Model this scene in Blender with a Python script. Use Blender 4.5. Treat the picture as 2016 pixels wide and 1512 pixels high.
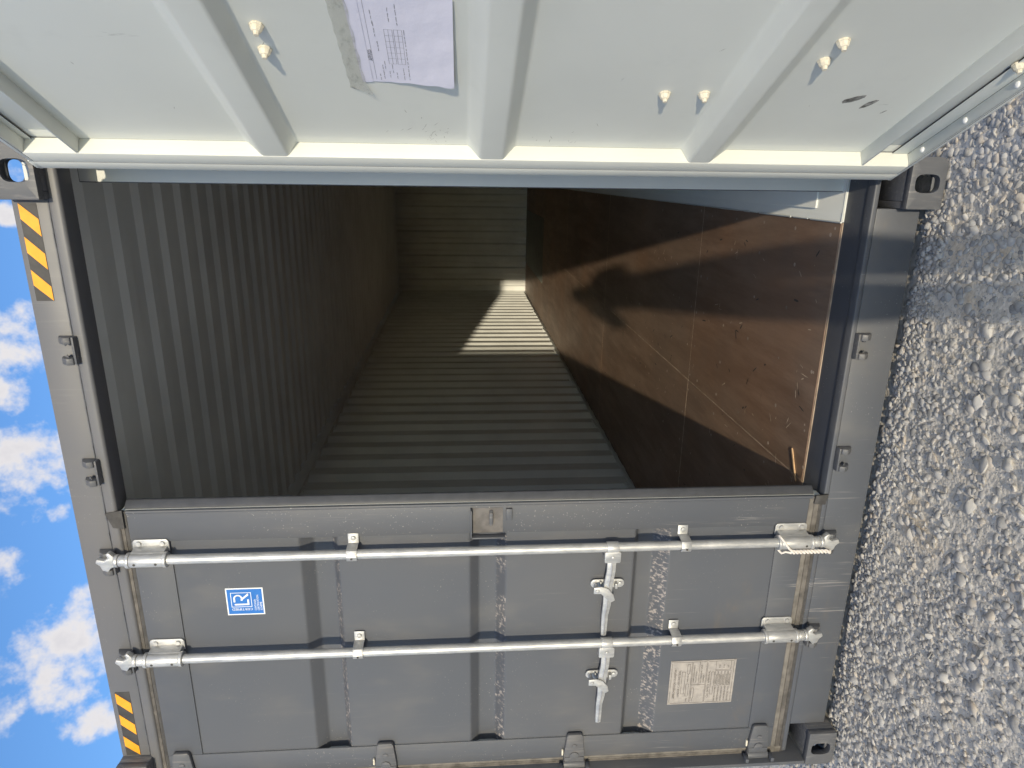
import bpy, bmesh, math, random
import numpy as np
from mathutils import Vector, Matrix

random.seed(7)
R_ = math.radians
scene = bpy.context.scene
for o in list(bpy.data.objects):
    bpy.data.objects.remove(o)

# ------------------------------------------------------------------ camera
cam_data = bpy.data.cameras.new("camera")
cam = bpy.data.objects.new("camera", cam_data)
scene.collection.objects.link(cam)
CAM = Vector((1.140, -2.1246, 1.5486))
ax_r = Vector((0.01338102, -0.07367343, -0.99719265))     # picture right
ax_d = Vector((-0.95514818, -0.29598991, 0.00905114))     # picture down
ax_f = Vector((-0.29582579, 0.95234563, -0.07432969))     # view direction
m3 = Matrix((ax_r, -ax_d, -ax_f)).transposed()
cam.matrix_world = Matrix.Translation(CAM) @ m3.to_4x4()
cam_data.sensor_width = 36.0
cam_data.lens = 36.0 * 1316.1 / 2016.0
cam_data.clip_start = 0.02
cam_data.clip_end = 3000
scene.camera = cam

# ------------------------------------------------------------------ sun and exposure
SUN_EL, SUN_AZ = R_(9.8), R_(10.1)          # low sun behind the camera, a little to the right
to_sun = Vector((math.sin(SUN_AZ) * math.cos(SUN_EL), -math.cos(SUN_AZ) * math.cos(SUN_EL), math.sin(SUN_EL)))
sun_data = bpy.data.lights.new("sun", 'SUN')
sun_data.energy = 2.0
sun_data.angle = R_(0.9)
sun_data.color = (1.0, 0.87, 0.65)
sun = bpy.data.objects.new("sun", sun_data)
scene.collection.objects.link(sun)
sun.rotation_euler = (-to_sun).to_track_quat('-Z', 'Y').to_euler()
sun.location = to_sun * 50
scene.view_settings.view_transform = 'Standard'
scene.view_settings.look = 'None'
scene.view_settings.gamma = 1.0
scene.view_settings.use_curve_mapping = False
scene.view_settings.exposure = 0.95
scene.cycles.max_bounces = 6
scene.cycles.diffuse_bounces = 4
scene.cycles.glossy_bounces = 3
scene.cycles.transmission_bounces = 2
scene.cycles.transparent_max_bounces = 6
scene.cycles.caustics_reflective = False
scene.cycles.caustics_refractive = False
scene.cycles.use_adaptive_sampling = True
scene.cycles.adaptive_threshold = 0.02


# ------------------------------------------------------------------ node helper
class NT:
    def __init__(s, tree):
        s.t = tree

    def n(s, typ, _o=0, **kw):
        nd = s.t.nodes.new(typ)
        for k, v in kw.items():
            if k.startswith('i_'):
                key = k[2:]
                key = int(key) if key.isdigit() else key.replace('_', ' ')
                s.put(nd.inputs[key], v)
            else:
                setattr(nd, k, v)
        return nd.outputs[_o]

    def put(s, inp, v):
        if isinstance(v, bpy.types.NodeSocket):
            s.t.links.new(v, inp)
        else:
            if inp.type == 'RGBA' and len(v) == 3:
                v = (*v, 1)
            inp.default_value = v

    def math(s, op, a, b=0.0, c=0.0, clamp=False):
        nd = s.t.nodes.new('ShaderNodeMath'); nd.operation = op; nd.use_clamp = clamp
        for i, v in enumerate((a, b, c)):
            s.put(nd.inputs[i], v)
        return nd.outputs[0]

    def mix(s, f, a, b, blend='MIX'):
        nd = s.t.nodes.new('ShaderNodeMix'); nd.data_type = 'RGBA'; nd.blend_type = blend
        s.put(nd.inputs[0], f); s.put(nd.inputs[6], a); s.put(nd.inputs[7], b)
        return nd.outputs[2]

    def ramp(s, f, a, b, lo=0.0, hi=1.0):
        nd = s.t.nodes.new('ShaderNodeMapRange'); nd.interpolation_type = 'SMOOTHSTEP'
        s.put(nd.inputs[0], f)
        for i, v in ((1, a), (2, b), (3, lo), (4, hi)):
            s.put(nd.inputs[i], v)
        return nd.outputs[0]

    def noise(s, scale, stretch=(1, 1, 1), detail=3, rough=.55, off=(0, 0, 0), rot=(0, 0, 0), vec=None, col=False):
        if vec is None:
            g = s.n('ShaderNodeNewGeometry')
            vec = g
        mp = s.t.nodes.new('ShaderNodeMapping')
        mp.inputs['Scale'].default_value = stretch
        mp.inputs['Location'].default_value = off
        mp.inputs['Rotation'].default_value = rot
        s.put(mp.inputs['Vector'], vec)
        nd = s.t.nodes.new('ShaderNodeTexNoise')
        nd.inputs['Scale'].default_value = scale
        nd.inputs['Detail'].default_value = detail
        nd.inputs['Roughness'].default_value = rough
        s.t.links.new(mp.outputs[0], nd.inputs['Vector'])
        return nd.outputs['Color' if col else 'Fac']


# ------------------------------------------------------------------ world: sky with clouds
world = bpy.data.worlds.new("World")
scene.world = world
world.use_nodes = True
wt = NT(world.node_tree)
bg = world.node_tree.nodes['Background']
sky = world.node_tree.nodes.new('ShaderNodeTexSky')
sky.sky_type = 'NISHITA'
sky.sun_disc = False
sky.sun_elevation = SUN_EL
sky.sun_rotation = math.pi - SUN_AZ
sky.air_density = 1.0
sky.dust_density = 0.4
sky.ozone_density = 2.5
sky_col = wt.mix(1.0, sky.outputs[0], (0.66, 0.84, 1.05), 'MULTIPLY')
tc = wt.n('ShaderNodeTexCoord', 0)
dirv = wt.n('ShaderNodeVectorMath', 0, operation='NORMALIZE', i_0=tc)
clouds = [  # direction, angular radius in degrees
    ((-.178, .828, .532), 2.6), ((-.215, .817, .537), 3.0), ((-.250, .805, .545), 2.2),
    ((-.320, .800, .508), 2.6), ((-.352, .787, .503), 2.6), ((-.330, .775, .540), 3.0), ((-.372, .765, .527), 3.0),
    ((-.398, .773, .494), 1.1), ((-.448, .718, .536), 2.2), ((-.500, .728, .470), 2.7), ((-.520, .705, .482), 3.5),
    ((-.555, .692, .462), 3.6), ((-.580, .672, .464), 2.8), ((-.540, .715, .448), 3.0), ((-.610, .665, .432), 1.6),
    ((-.572, .640, .514), 2.1), ((-.545, .660, .520), 1.8), ((-.049, .848, .529), 1.0), ((-.615, .600, .512), 1.4),
    ((.045, .86, .49), 5.2), ((-.46, .80, .40), 4.5), ((-.25, .90, .36), 6.0)]
acc = None
for c, r in clouds:
    c = Vector(c).normalized()
    d = wt.n('ShaderNodeVectorMath', 1, operation='DOT_PRODUCT', i_0=dirv, i_1=tuple(c))
    w_ = 1 - math.cos(R_(r * 1.32))
    f = wt.math('MULTIPLY_ADD', d, 1 / w_, 1 - 1 / w_)          # 1 at the centre, 0 at the rim
    acc = f if acc is None else wt.math('MAXIMUM', acc, f)
n1 = wt.noise(13, detail=5, rough=.62, vec=dirv, off=(3.1, .4, 1.7))
n2 = wt.noise(42, detail=3, rough=.6, vec=dirv, off=(.3, 2.4, .7))
# added unseen cloud round the rest of the sky, thickened for whiter ambient light
far = wt.ramp(wt.n('ShaderNodeVectorMath', 1, operation='DOT_PRODUCT', i_0=dirv, i_1=tuple(Vector((-.33, .78, .53)).normalized())), .90, .80)
n3 = wt.noise(3.2, detail=2, rough=.5, vec=dirv, off=(1.3, .2, 4.4))
acc = wt.math('MAXIMUM', acc, wt.math('MULTIPLY_ADD', wt.math('MULTIPLY', far, wt.math('MULTIPLY_ADD', n3, 5.0, -1.15)), 1.0, -.4))
dens = wt.math('ADD', acc, wt.math('MULTIPLY_ADD', n1, 2.8, -2.12))
dens = wt.math('ADD', dens, wt.math('MULTIPLY_ADD', n2, .45, -.22))
cov = wt.ramp(dens, -0.05, 0.55)
cov = wt.math('MULTIPLY', cov, wt.ramp(acc, -.12, .25))
shade = wt.ramp(wt.math('ADD', dens, wt.math('MULTIPLY', n3, .8)), .3, 1.9)
ccol = wt.mix(shade, (3.25, 3.10, 3.0), (2.3, 2.22, 2.3))
wt.put(bg.inputs[0], wt.mix(wt.math('MULTIPLY', cov, .94), sky_col, ccol))
world.cycles.sampling_method = 'MANUAL'
world.cycles.sample_map_resolution = 512
bg.inputs[1].default_value = 0.15

# ------------------------------------------------------------------ mesh helpers
COL = scene.collection


class MB:
    """collects shapes, builds ONE mesh object; f maps local to world coordinates"""
    def __init__(s, f=None):
        s.bm = bmesh.new(); s.f = f

    def face(s, pts, m=0):
        vs = [s.bm.verts.new(p) for p in pts]
        f = s.bm.faces.new(vs); f.material_index = m
        return f

    def box(s, x0, x1, y0, y1, z0, z1, m=0):
        v = [s.bm.verts.new((x, y, z)) for x in (x0, x1) for y in (y0, y1) for z in (z0, z1)]
        for q in ((0, 1, 3, 2), (4, 6, 7, 5), (0, 4, 5, 1), (2, 3, 7, 6), (0, 2, 6, 4), (1, 5, 7, 3)):
            s.bm.faces.new([v[i] for i in q]).material_index = m
        return s

    def prism(s, pts, vec, m=0):
        vec = Vector(vec)
        a = [s.bm.verts.new(p) for p in pts]
        b = [s.bm.verts.new(Vector(p) + vec) for p in pts]
        n = len(pts)
        s.bm.faces.new(a).material_index = m
        s.bm.faces.new(b[::-1]).material_index = m
        for i in range(n):
            s.bm.faces.new((a[i], b[i], b[(i + 1) % n], a[(i + 1) % n])).material_index = m
        return s

    def tube(s, pts, r, n=12, m=0, cap=True):
        pts = [Vector(p) for p in pts]
        rs = r if isinstance(r, (list, tuple)) else [r] * len(pts)
        rings = []
        ref = None
        for i, p in enumerate(pts):
            t = (pts[min(i + 1, len(pts) - 1)] - pts[max(i - 1, 0)])
            if t.length < 1e-9:
                t = pts[-1] - pts[0]
            t.normalize()
            if ref is None:
                ref = t.orthogonal().normalized()
            u = (ref - t * ref.dot(t))
            u = u.normalized() if u.length > 1e-6 else t.orthogonal().normalized()
            ref = u
            w = t.cross(u)
            rings.append([s.bm.verts.new(p + (u * math.cos(a) + w * math.sin(a)) * rs[i])
                          for a in [2 * math.pi * k / n for k in range(n)]])
        for a, b in zip(rings, rings[1:]):
            for k in range(n):
                s.bm.faces.new((a[k], a[(k + 1) % n], b[(k + 1) % n], b[k])).material_index = m
        if cap:
            s.bm.faces.new(rings[0][::-1]).material_index = m
            s.bm.faces.new(rings[-1]).material_index = m
        return s

    def loft(s, loops, m=0, cap=False):
        L = [[s.bm.verts.new(p) for p in lp] for lp in loops]
        n = len(L[0])
        for a, b in zip(L, L[1:]):
            for k in range(n):
                s.bm.faces.new((a[k], a[(k + 1) % n], b[(k + 1) % n], b[k])).material_index = m
        if cap:
            s.bm.faces.new(L[0][::-1]).material_index = m
            s.bm.faces.new(L[-1]).material_index = m
        return s

    def strip(s, prof, off, e0, e1, mk, m=0):
        """a folded sheet: profile points, back side offset, swept from e0 to e1; mk(p, e) -> 3D"""
        A = [[s.bm.verts.new(mk(p, e)) for p in prof] for e in (e0, e1)]
        Bq = [[s.bm.verts.new(mk((p[0] + off[0], p[1] + off[1]), e)) for p in prof] for e in (e0, e1)]
        n = len(prof)
        for i in range(n - 1):
            mm = m(i) if callable(m) else m
            s.bm.faces.new((A[0][i], A[0][i + 1], A[1][i + 1], A[1][i])).material_index = mm
            s.bm.faces.new((Bq[0][i + 1], Bq[0][i], Bq[1][i], Bq[1][i + 1])).material_index = mm + 1
            for j in (0, 1):
                s.bm.faces.new((A[j][i], Bq[j][i], Bq[j][i + 1], A[j][i + 1])).material_index = mm
        for i in (0, n - 1):
            s.bm.faces.new((A[0][i], A[1][i], Bq[1][i], Bq[0][i]))
        return s

    def build(s, name, mats, parent=None, bevel=0.0, smooth=35, seg=2, flat=False, recalc=True):
        bm = s.bm
        if s.f:
            for v in bm.verts:
                v.co = Vector(s.f(*v.co))
        if recalc:
            bmesh.ops.recalc_face_normals(bm, faces=bm.faces[:])
        if bevel:
            ed = [e for e in bm.edges if len(e.link_faces) == 2 and e.calc_face_angle(0) > .6]
            bmesh.ops.bevel(bm, geom=ed, offset=bevel, segments=seg, affect='EDGES', profile=.5, clamp_overlap=True)
        me = bpy.data.meshes.new(name)
        bm.to_mesh(me); bm.free()
        if not isinstance(mats, (list, tuple)):
            mats = [mats]
        for mt in mats:
            me.materials.append(mt)
        if not flat:
            me.polygons.foreach_set('use_smooth', [True] * len(me.polygons))
            me.set_sharp_from_angle(angle=R_(smooth))
        ob = bpy.data.objects.new(name, me)
        COL.objects.link(ob)
        if parent:
            ob.parent = parent
        return ob


def empty(name, label, cat, loc=(0, 0, 0), group=None):
    o = bpy.data.objects.new(name, None)
    o.empty_display_size = .1
    COL.objects.link(o); o.location = loc
    tag(o, label, cat, group)
    return o


def tag(o, label=None, cat=None, group=None, kind=None):
    for k, v in (('label', label), ('category', cat), ('group', group), ('kind', kind)):
        if v:
            o[k] = v
    return o


_tc = {}


def text_polys(txt, size):
    """flat polygons of a line of lettering, origin at its lower left corner"""
    key = txt
    if key not in _tc:
        cu = bpy.data.curves.new('lettering', 'FONT'); cu.body = txt; cu.resolution_u = 2
        ob = bpy.data.objects.new('lettering', cu); COL.objects.link(ob)
        dg = bpy.context.evaluated_depsgraph_get()
        me = bpy.data.meshes.new_from_object(ob.evaluated_get(dg))
        _tc[key] = ([tuple(v.co[:2]) for v in me.vertices], [tuple(p.vertices) for p in me.polygons])
        bpy.data.objects.remove(ob); bpy.data.curves.remove(cu); bpy.data.meshes.remove(me)
    vs, fs = _tc[key]
    return [(x * size, y * size) for x, y in vs], fs


def put_text(mb, txt, size, fn, m, width=None):
    vs, fs = text_polys(txt, size)
    if not vs:
        return
    k = 1.0
    if width:
        k = width / max(x for x, y in vs)
    bv = [mb.bm.verts.new(fn(x * k, y)) for x, y in vs]
    for f in fs:
        try:
            mb.bm.faces.new([bv[i] for i in f]).material_index = m
        except ValueError:
            pass


# ------------------------------------------------------------------ materials
def new_mat(name):
    m = bpy.data.materials.new(name); m.use_nodes = True
    t = NT(m.node_tree)
    return m, t, m.node_tree.nodes['Principled BSDF']


def bump(t, h, strength, dist=.002):
    return t.n('ShaderNodeBump', 0, i_Height=h, i_Strength=strength, i_Distance=dist)


def plain(name, col, rough=.5, metal=0.0, var=.12, scale=30, bmp=.0):
    m, t, b = new_mat(name)
    nz = t.noise(scale, detail=4)
    dark = tuple(c * (1 - var) for c in col); lite = tuple(min(1, c * (1 + var)) for c in col)
    t.put(b.inputs['Base Color'], t.mix(t.ramp(nz, .3, .7), dark, lite))
    t.put(b.inputs['Roughness'], t.math('MULTIPLY_ADD', nz, .2, rough - .1))
    b.inputs['Metallic'].default_value = metal
    if bmp:
        t.put(b.inputs['Normal'], bump(t, t.noise(scale * 6, detail=2), bmp, .001))
    return m


def grey_paint(name, base=(.083, .091, .109), scuff=0.0):
    m, t, b = new_mat(name)
    pos = t.n('ShaderNodeNewGeometry', 0)
    sep = t.t.nodes.new('ShaderNodeSeparateXYZ'); t.put(sep.inputs[0], pos)
    big = t.noise(1.3, detail=2, rough=.6, off=(2, 0, 1))
    mid = t.noise(6, stretch=(1, 1, .45), detail=3, rough=.62)
    c = t.mix(t.ramp(big, .35, .7), base, tuple(x * y for x, y in zip(base, (1.17, 1.12, 1.05))))
    c = t.mix(t.math('MULTIPLY', t.ramp(mid, .5, .8), .35), c, (.165, .158, .150))
    low = t.ramp(sep.outputs[2], 1.3, .25)                                   # road dust is heavier low down
    rub = t.ramp(t.noise(26, stretch=(3.2, 3.2, .10), detail=3, rough=.75), .60, .74)
    rub = t.math('MULTIPLY', rub, t.ramp(t.noise(2.2, detail=1, off=(5, 2, 3)), .42, .62))
    rub = t.math('MULTIPLY', rub, t.math('MULTIPLY_ADD', low, .80, .14))
    c = t.mix(rub, c, (.30, .29, .285))
    spk = t.ramp(t.noise(210, detail=0), .80, .83)
    spk = t.math('MULTIPLY', spk, t.ramp(t.noise(3.1, detail=1, off=(9, 1, 4)), .5, .65))
    c = t.mix(t.math('MULTIPLY', spk, .75), c, (.36, .35, .34))
    stain = t.math('MULTIPLY', t.ramp(t.noise(3.6, stretch=(1, 1, 1.8), detail=4, rough=.7, off=(1, 7, 2)), .56, .8), low)
    c = t.mix(t.math('MULTIPLY', stain, .4), c, (.155, .125, .095))
    if scuff:
        hatch = t.noise(90, stretch=(1, 1, .11), rot=(0, R_(-22), 0), detail=2, rough=.6)
        k = t.math('MULTIPLY', t.ramp(hatch, .50, .66), t.ramp(t.noise(9, detail=2), .30, .55))
        c = t.mix(t.math('MULTIPLY', k, scuff), c, (.52, .46, .42))
    t.put(b.inputs['Base Color'], c)
    t.put(b.inputs['Roughness'], t.math('MULTIPLY_ADD', mid, .22, .40))
    h = t.math('ADD', t.math('MULTIPLY', t.noise(5, detail=1), .9), t.math('MULTIPLY', t.noise(190, detail=0), .05))
    t.put(b.inputs['Normal'], bump(t, h, .22, .006))
    return m


def light_paint(name, base=(.69, .71, .675), dirt=.5, simple=False):
    m, t, b = new_mat(name)
    if simple:
        nz = t.noise(2.1, detail=3, off=(4, 1, 2))
        t.put(b.inputs['Base Color'], t.mix(t.ramp(nz, .35, .7), base, tuple(x * .88 for x in base)))
        b.inputs['Roughness'].default_value = .5
        return m
    big = t.noise(1.6, detail=4, off=(4, 1, 2))
    mid = t.noise(9, detail=3, rough=.65)
    c = t.mix(t.ramp(big, .35, .7), base, tuple(x * .93 for x in base))
    c = t.mix(t.math('MULTIPLY', t.ramp(mid, .58, .8), .3 * dirt), c, tuple(x * .72 for x in base))
    mark = t.ramp(t.noise(30, stretch=(1, 1, .18), rot=(.5, .2, .4), detail=5, rough=.7, off=(0, 3, 1)), .66, .72)
    mark = t.math('MULTIPLY', mark, t.ramp(t.noise(2.4, detail=2, off=(7, 0, 3)), .55, .7))
    c = t.mix(t.math('MULTIPLY', mark, .6 * dirt), c, (.16, .16, .15))
    t.put(b.inputs['Base Color'], c)
    t.put(b.inputs['Roughness'], t.math('MULTIPLY_ADD', mid, .2, .42))
    h = t.math('ADD', t.math('MULTIPLY', t.noise(3.5, detail=1), 1.0), t.math('MULTIPLY', t.noise(160, detail=0), .04))
    t.put(b.inputs['Normal'], bump(t, h, .2, .006))
    return m


M = {}
M['grey'] = grey_paint('grey_container_paint')
M['scuff'] = grey_paint('scuffed_grey_paint', scuff=.6)
M['light'] = light_paint('light_grey_paint')
M['inner'] = light_paint('inner_wall_paint', base=(.72, .735, .705), dirt=.35, simple=True)
M['plate'] = light_paint('floor_plate_paint', base=(.80, .81, .76), dirt=.8)
M['bead'] = light_paint('weld_bead_paint', base=(.62, .64, .61), dirt=.2)
M['header'] = grey_paint('header_grey_paint', base=(.118, .122, .136))  # lighter base grey for the header and its lip
M['castp'] = grey_paint('casting_paint', base=(.090, .096, .110), scuff=.12)


def galvanised():
    m, t, b = new_mat('galvanised_steel')
    n1_ = t.noise(34, stretch=(1, 1, .35), detail=5, rough=.7)
    n2_ = t.noise(120, stretch=(1, 1, .3), detail=3)
    c = t.mix(t.ramp(n1_, .3, .7), (.43, .44, .45), (.62, .62, .615))
    c = t.mix(t.math('MULTIPLY', t.ramp(n2_, .55, .75), .35), c, (.34, .35, .36))
    t.put(b.inputs['Base Color'], c)
    b.inputs['Metallic'].default_value = .55
    t.put(b.inputs['Roughness'], t.math('MULTIPLY_ADD', n1_, .25, .30))
    t.put(b.inputs['Normal'], bump(t, n2_, .25, .001))
    return m


M['galv'] = galvanised()
M['rubber'] = plain('dusty_grey_rubber', (.115, .106, .097), .85, var=.35, scale=24, bmp=.3)
M['rubber_dark'] = plain('dark_rubber', (.060, .058, .058), .8, var=.3, scale=30, bmp=.2)
M['rubber_pale'] = plain('pale_dusty_rubber', (.155, .144, .130), .85, var=.25, scale=24)
M['black'] = plain('black_tape', (.045, .043, .042), .55, var=.2)
M['strip'] = plain('dark_grey_edge_strip', (.060, .064, .075), .5, var=.1)
M['amber'] = plain('amber_reflective_tape', (.86, .36, .018), .4, var=.05)
M['blue'] = plain('blue_sticker', (.025, .155, .50), .4, var=.05)
M['white'] = plain('white_print', (.80, .82, .84), .5, var=.04)
M['tin'] = plain('brushed_tin_plate', (.40, .37, .345), .5, metal=.25, var=.12, scale=60)
M['ink'] = plain('dark_ink', (.055, .052, .05), .6, var=.1)
M['rust'] = plain('rusty_scraped_steel', (.125, .118, .116), .7, var=.22, scale=30)
M['rope'] = plain('white_rope', (.74, .70, .66), .9, var=.12, scale=200, bmp=.5)
M['nutcap'] = plain('cream_painted_bolt', (.66, .62, .52), .55, var=.12, scale=120)
M['seam'] = plain('pale_floor_sealant', (.62, .50, .37), .7, var=.3, scale=40)
M['seam_dark'] = plain('worn_floor_sealant', (.40, .31, .23), .7, var=.35, scale=12)
M['splinter'] = plain('raw_wood', (.55, .36, .20), .8, var=.2, scale=60)
M['screw'] = plain('floor_screw_heads', (.42, .34, .27), .5, var=.5, scale=9)


def plywood():
    m, t, b = new_mat('brown_plywood_floor')
    inf = t.n('ShaderNodeObjectInfo', 5)
    g = t.noise(9, stretch=(1.0, .14, 1), detail=6, rough=.72)
    blot = t.noise(1.5, detail=5, rough=.62, off=(2, 3, 0))
    c = t.mix(t.ramp(g, .32, .68), (.170, .102, .068), (.335, .225, .158))
    c = t.mix(t.math('MULTIPLY', t.ramp(blot, .42, .66), .55), c, (.205, .150, .115))
    c = t.mix(t.math('MULTIPLY', inf, .35), c, (.255, .175, .12))
    c = t.mix(t.math('MULTIPLY', t.ramp(t.noise(1.1, detail=3, off=(7.3, 2.2, 0)), .48, .66), .28), c, (.31, .155, .078))
    scr = t.ramp(t.noise(16, stretch=(1, .05, 1), rot=(0, 0, .25), detail=4, rough=.7, off=(0, 1, 0)), .66, .70)
    c = t.mix(t.math('MULTIPLY', scr, .35), c, (.36, .25, .17))
    scd = t.ramp(t.noise(22, stretch=(.12, 1, 1), rot=(0, 0, .5), detail=4, rough=.7, off=(4, 1, 0)), .68, .72)
    c = t.mix(t.math('MULTIPLY', scd, .45), c, (.05, .028, .018))
    t.put(b.inputs['Base Color'], c)
    t.put(b.inputs['Roughness'], t.math('MULTIPLY_ADD', blot, .3, .36))
    t.put(b.inputs['Normal'], bump(t, g, .25, .0015))
    return m


M['ply'] = plywood()


def paper_mat():
    m, t, b = new_mat('white_paper')
    nz = t.noise(40, detail=4)
    t.put(b.inputs['Base Color'], t.mix(nz, (.70, .70, .83), (.76, .75, .87)))
    b.inputs['Roughness'].default_value = .85
    t.put(b.inputs['Normal'], bump(t, t.noise(34, detail=5), .3, .003))
    return m


M['paper'] = paper_mat()


def tape_mat():
    m, t, b = new_mat('clear_packing_tape')
    nz = t.noise(26, stretch=(1, 1, 2), detail=5, rough=.7)
    t.put(b.inputs['Base Color'], t.mix(t.ramp(nz, .45, .75), (.50, .50, .45), (.30, .30, .27)))
    b.inputs['Roughness'].default_value = .22
    t.put(b.inputs['Alpha'], t.math('MULTIPLY_ADD', t.ramp(nz, .45, .8), .40, .30))
    t.put(b.inputs['Normal'], bump(t, nz, .5, .003))
    return m


M['tape'] = tape_mat()


def stone_mat():
    m, t, b = new_mat('limestone_gravel')
    rnd = t.n('ShaderNodeObjectInfo', 5)
    cr = t.t.nodes.new('ShaderNodeValToRGB'); t.put(cr.inputs[0], rnd)
    e = cr.color_ramp.elements
    e[0].position = 0; e[0].color = (.24, .235, .23, 1)
    e[1].position = 1; e[1].color = (.56, .53, .49, 1)
    for p, c in ((.18, (.34, .33, .315)), (.45, (.43, .415, .395)), (.66, (.50, .485, .46)), (.80, (.49, .43, .36)), (.9, (.42, .41, .395))):
        x = e.new(p); x.color = (*c, 1)
    nz = t.noise(70, detail=5, rough=.7)
    c = t.mix(t.math('MULTIPLY', t.ramp(nz, .4, .7), .45), cr.outputs[0], (.50, .485, .46))
    t.put(b.inputs['Base Color'], c)
    b.inputs['Roughness'].default_value = .9
    t.put(b.inputs['Normal'], bump(t, nz, .4, .002))
    return m


M['stone'] = stone_mat()


def ground_mat():
    m, t, b = new_mat('stone_dust_ground')
    v = t.t.nodes.new('ShaderNodeTexVoronoi'); v.inputs['Scale'].default_value = 75
    t.put(v.inputs['Vector'], t.n('ShaderNodeNewGeometry', 0))
    nz = t.noise(3, detail=6, rough=.65)
    fine = t.noise(160, detail=3)
    c = t.mix(t.ramp(nz, .35, .68), (.74, .675, .57), (.80, .715, .585))
    c = t.mix(t.math('MULTIPLY', t.ramp(fine, .4, .7), .5), c, (.78, .72, .62))
    cell = t.t.nodes.new('ShaderNodeTexVoronoi'); cell.inputs['Scale'].default_value = 55
    t.put(cell.inputs['Vector'], t.n('ShaderNodeNewGeometry', 0))
    sc_ = t.t.nodes.new('ShaderNodeSeparateColor'); t.put(sc_.inputs[0], cell.outputs['Color'])
    c = t.mix(.45, c, t.mix(sc_.outputs[0], (.36, .345, .32), (.80, .75, .68)))
    sand = t.ramp(t.noise(1.7, detail=4, rough=.6, off=(5.2, 1.1, 0)), .60, .72)
    c = t.mix(t.math('MULTIPLY', sand, .6), c, (.78, .60, .38))
    t.put(b.inputs['Base Color'], c)
    b.inputs['Roughness'].default_value = .95
    h = t.math('ADD', t.math('MULTIPLY', v.outputs[0], -1.0), t.math('MULTIPLY', fine, .4))
    t.put(b.inputs['Normal'], bump(t, h, .45, .006))
    return m


M['ground'] = ground_mat()

# ------------------------------------------------------------------ ground
mb = MB()
S = 400
gx = [-S, -60, -12, -5, 5, 12, 60, S]
for i in range(len(gx) - 1):
    for j in range(len(gx) - 1):
        mb.face([(gx[i], gx[j], -.012), (gx[i + 1], gx[j], -.012), (gx[i + 1], gx[j + 1], -.012), (gx[i], gx[j + 1], -.012)])
bmesh.ops.remove_doubles(mb.bm, verts=mb.bm.verts[:], dist=1e-4)
tag(mb.build('ground', M['ground'], flat=True), kind='structure')

# ------------------------------------------------------------------ the container
H = 2.896
box_ = empty('shipping_container', 'grey forty-foot high cube shipping container standing open on gravel', 'container')
G = M['grey']


def stadium(cx, cz, hw, hh, n=36, p=3.2):
    return [(cx + hw * abs(math.cos(a)) ** (2 / p) * (1 if math.cos(a) >= 0 else -1),
             cz + hh * abs(math.sin(a)) ** (2 / p) * (1 if math.sin(a) >= 0 else -1))
            for a in [2 * math.pi * (k + .5) / n for k in range(n)]]


def rounded_rect(x0, x1, z0, z1, r, seg=5):
    """r: radius of the corners (x0z0, x1z0, x1z1, x0z1)"""
    out = []
    for (cx, cz, a0, rr) in ((x0, z0, 180, r[0]), (x1, z0, 270, r[1]), (x1, z1, 0, r[2]), (x0, z1, 90, r[3])):
        sx = 1 if cx == x0 else -1; sz = 1 if cz == z0 else -1
        for k in range(seg + 1):
            a = R_(a0 + 90 * k / seg)
            out.append((cx + sx * rr + rr * math.cos(a), cz + sz * rr + rr * math.sin(a)))
    return out


def ray_poly(poly, c, ang):
    d = (math.cos(ang), math.sin(ang)); best = None
    for (x0, y0), (x1, y1) in zip(poly, poly[1:] + poly[:1]):
        ex, ey = x1 - x0, y1 - y0
        den = d[0] * ey - d[1] * ex
        if abs(den) < 1e-12:
            continue
        tt = ((x0 - c[0]) * ey - (y0 - c[1]) * ex) / den
        uu = ((x0 - c[0]) * d[1] - (y0 - c[1]) * d[0]) / den
        if tt > 0 and -1e-6 <= uu <= 1 + 1e-6 and (best is None or tt < best):
            best = tt
    return (c[0] + d[0] * best, c[1] + d[1] * best)


def holed_plate(mb, outer, hole, c, mk, t0, t1, m=0):
    """plate with a hole; mk(a, b, t) -> 3D"""
    angs = sorted({round(math.atan2(y - c[1], x - c[0]), 6) for x, y in outer} |
                  {round(math.atan2(y - c[1], x - c[0]), 6) for x, y in hole})
    O = [ray_poly(outer, c, a) for a in angs]; I = [ray_poly(hole, c, a) for a in angs]
    mb.loft([[mk(*p, t0) for p in I], [mk(*p, t0) for p in O], [mk(*p, t1) for p in O], [mk(*p, t1) for p in I], [mk(*p, t0) for p in I]], m)


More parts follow.
